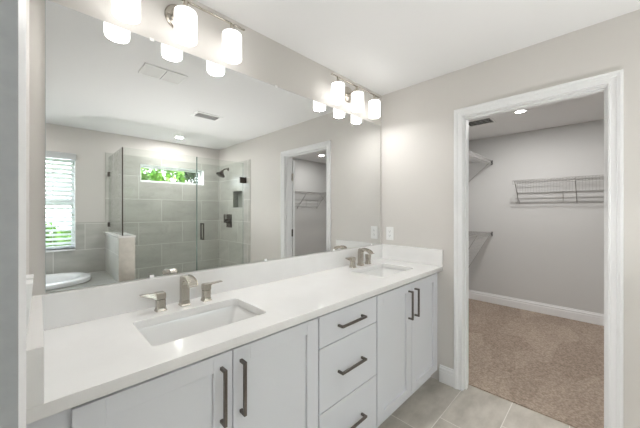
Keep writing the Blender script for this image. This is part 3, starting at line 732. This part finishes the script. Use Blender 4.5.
va = empty('shower_valve', (L-TT, -2.98, 1.19)); va.scale = (1.3, 1.3, 1.3); tag(va, 'dark bronze square shower valve with lever below the niche', 'shower valve')
mkmesh('escutcheon', boxes((-.008, 0, -.07, .07, -.085, .085)), M['bronze'], va, bevel=.004)
bm = bmesh.new(); lathe(bm, [(.032, -.008), (.032, -.035), (.024, -.055), (.015, -.058)], (0, 0, 0), 'x', 24); mkmesh('valve_hub', bm, M['bronze'], va, smooth=True)
mkmesh('lever', boxes((-.075, -.056, -.010, .010, -.020, .085)), M['bronze'], va, bevel=.003)
# niche lining
ni = empty('shower_niche', (L, (NY0+NY1)/2, NZ0)); tag(ni, 'recessed tiled niche in the shower side wall', 'niche')
q = (NY1-NY0)/2; h = NZ1-NZ0
M['niche'] = mat('niche_tile', (.25, .26, .24), .35, noise=(9, (.34, .35, .32), .7))
mkmesh('niche_lining', boxes((.080, .0845, -q, q, 0, h), (-.01, .08, -q, -q+.006, 0, h), (-.01, .08, q-.006, q, 0, h), (-.01, .08, -q, q, h-.006, h)), M['niche'], ni)
mkmesh('niche_shelf', boxes((-.012, .08, -q+.006, q-.006, .0005, .012)), M['stone'], ni)

# ================================================================== CLOSET SHELVES
def wire_shelf(name, loc, rz, ln, depth, label, lower, brace_drop=.28, nbrace=4, end_cap=True, extra=None):
    """runs along local +x, wall at local y=0, shelf towards -y"""
    e = empty(name, loc, rz); tag(e, label, 'wire shelf')
    bm = bmesh.new(); r = .0022
    n = int(ln/.028)
    for i in range(n+1):
        x = i*ln/n
        tube(bm, (x, -.004, 0), (x, -depth, 0), r, 4, False); tube(bm, (x, -depth, 0), (x, -depth-.002, -.045), r, 4, False)
    for y in (-.008, -depth*.33, -depth*.67): tube(bm, (0, y, -.004), (ln, y, -.004), .003, 6)
    mkmesh('wire_deck', bm, M['wire'], e)
    bm = bmesh.new(); tube(bm, (0, -depth, .002), (ln, -depth, .002), .0045, 8); tube(bm, (0, -depth-.002, -.045), (ln, -depth-.002, -.045), .0035, 8)
    mkmesh('front_lip', bm, M['wire'], e, smooth=True)
    for i in range(nbrace):
        x = .02+i*(ln-.04)/(nbrace-1)
        bm = bmesh.new(); tube(bm, (x, -depth+.005, -.008), (x, -.008, -brace_drop), .0045, 8); tube(bm, (x, -.006, -brace_drop-.02), (x, -.006, -brace_drop+.025), .007, 8)
        mkmesh('brace', bm, M['wire'], e, smooth=True)
    if end_cap:
        [mkmesh('end_cap', boxes((x-.005, x+.005, -depth-.01, -depth+.012, -.055, .008)), M['black_plastic'], e) for x in (0, ln)]
    if extra: extra(e, ln, depth)
    return e
def drop_rails(e, ln, depth):
    # lower wire apron hung against the wall with its rails
    bm = bmesh.new(); n = int(ln/.03)
    for i in range(n+1):
        x = i*ln/n; tube(bm, (x, -.010, -.005), (x, -.010, -.15), .0015, 4, False)
    for z in (-.15, -.225, -.285): tube(bm, (-.02, -.012, z), (ln, -.012, z), .0035, 6)
    for i in range(6):
        x = .0+i*(ln)/5; tube(bm, (x, -.012, -.285), (x, -.012, -.15), .003, 6)
    mkmesh('wall_rails', bm, M['wire'], e)
wire_shelf('wire_shelf', (CX, -.62, 1.755), -PI/2, 2.41, .30, 'long white wire shelf across the closet far wall', 0, extra=drop_rails, nbrace=5, end_cap=False)
wire_shelf('wire_shelf', (2.75, CY, 1.735), 0, 0, .30, 'x', 0) if False else None
w = wire_shelf('wire_shelf', (4.40, CY, 1.735), PI, 1.72, .30, 'white braced wire shelf on the closet wall seen only in the mirror', 0, brace_drop=.31, nbrace=4, extra=drop_rails, end_cap=False)
wire_shelf('wire_shelf', (2.75, .02, 2.09), 0, 1.95, .33, 'upper of the two wire shelves at the left side of the closet', 0, .30, 3)
def cross(e, ln, depth):
    bm = bmesh.new()
    for t in [i/11 for i in range(1, 11)]:
        y = -depth*(1-t); z = -.58*t
        tube(bm, (ln-.60, y, z), (ln-.02, y, z), .002, 4, False)
    mkmesh('cross_wires', bm, M['wire'], e)
wire_shelf('wire_shelf', (2.75, .02, 1.045), 0, 1.95, .33, 'lower of the two wire shelves at the left side of the closet', 0, .58, 4, extra=cross)

# ================================================================== ROOM OUTSIDE (added fill lamp only, out of the frame)
e = empty('ceiling_fill_lamp', (-1.3, -1.2, HC)); tag(e, 'added fill lamp on the ceiling of the room outside the bathroom, out of view', 'ceiling light')
bm = bmesh.new(); lathe(bm, [(.17, 0), (.17, -.02), (.15, -.05), (.08, -.075), (.01, -.08)], (0, 0, 0), 'z', 32); mkmesh('fill_dome', bm, M['downlight'], e, smooth=True)
ld = bpy.data.lights.new('bedroom_fill', 'AREA'); ld.shape = 'DISK'; ld.size = .3; ld.energy = W_BED_FILL; ld.color = (1, .985, .97)
lo = bpy.data.objects.new('bedroom_fill', ld); COL.objects.link(lo); lo.location = (0, 0, -.09); lo.parent = e

# unseen uplighter added on the bathroom floor to brighten the ceiling
e = empty('fill_uplighter', (1.2, -1.95, 0)); tag(e, 'small bronze can added as unseen ceiling fill, on the tile floor before the shower', 'fill light')
bm = bmesh.new(); lathe(bm, [(.10, 0), (.10, .09), (.096, .092), (.092, .09), (.088, .06), (.02, .05)], (0, 0, 0), 'z', 32); mkmesh('fill_can', bm, M['bronze'], e, smooth=True)
ld = bpy.data.lights.new('fill_uplight', 'AREA'); ld.shape = 'DISK'; ld.size = .17; ld.energy = W_UP_FILL; ld.spread = math.radians(105); ld.color = (1, .99, .985)
lo = bpy.data.objects.new('fill_uplight_lamp', ld); COL.objects.link(lo); lo.location = (0, 0, .094); lo.parent = e; lo.rotation_euler = (PI, 0, 0)
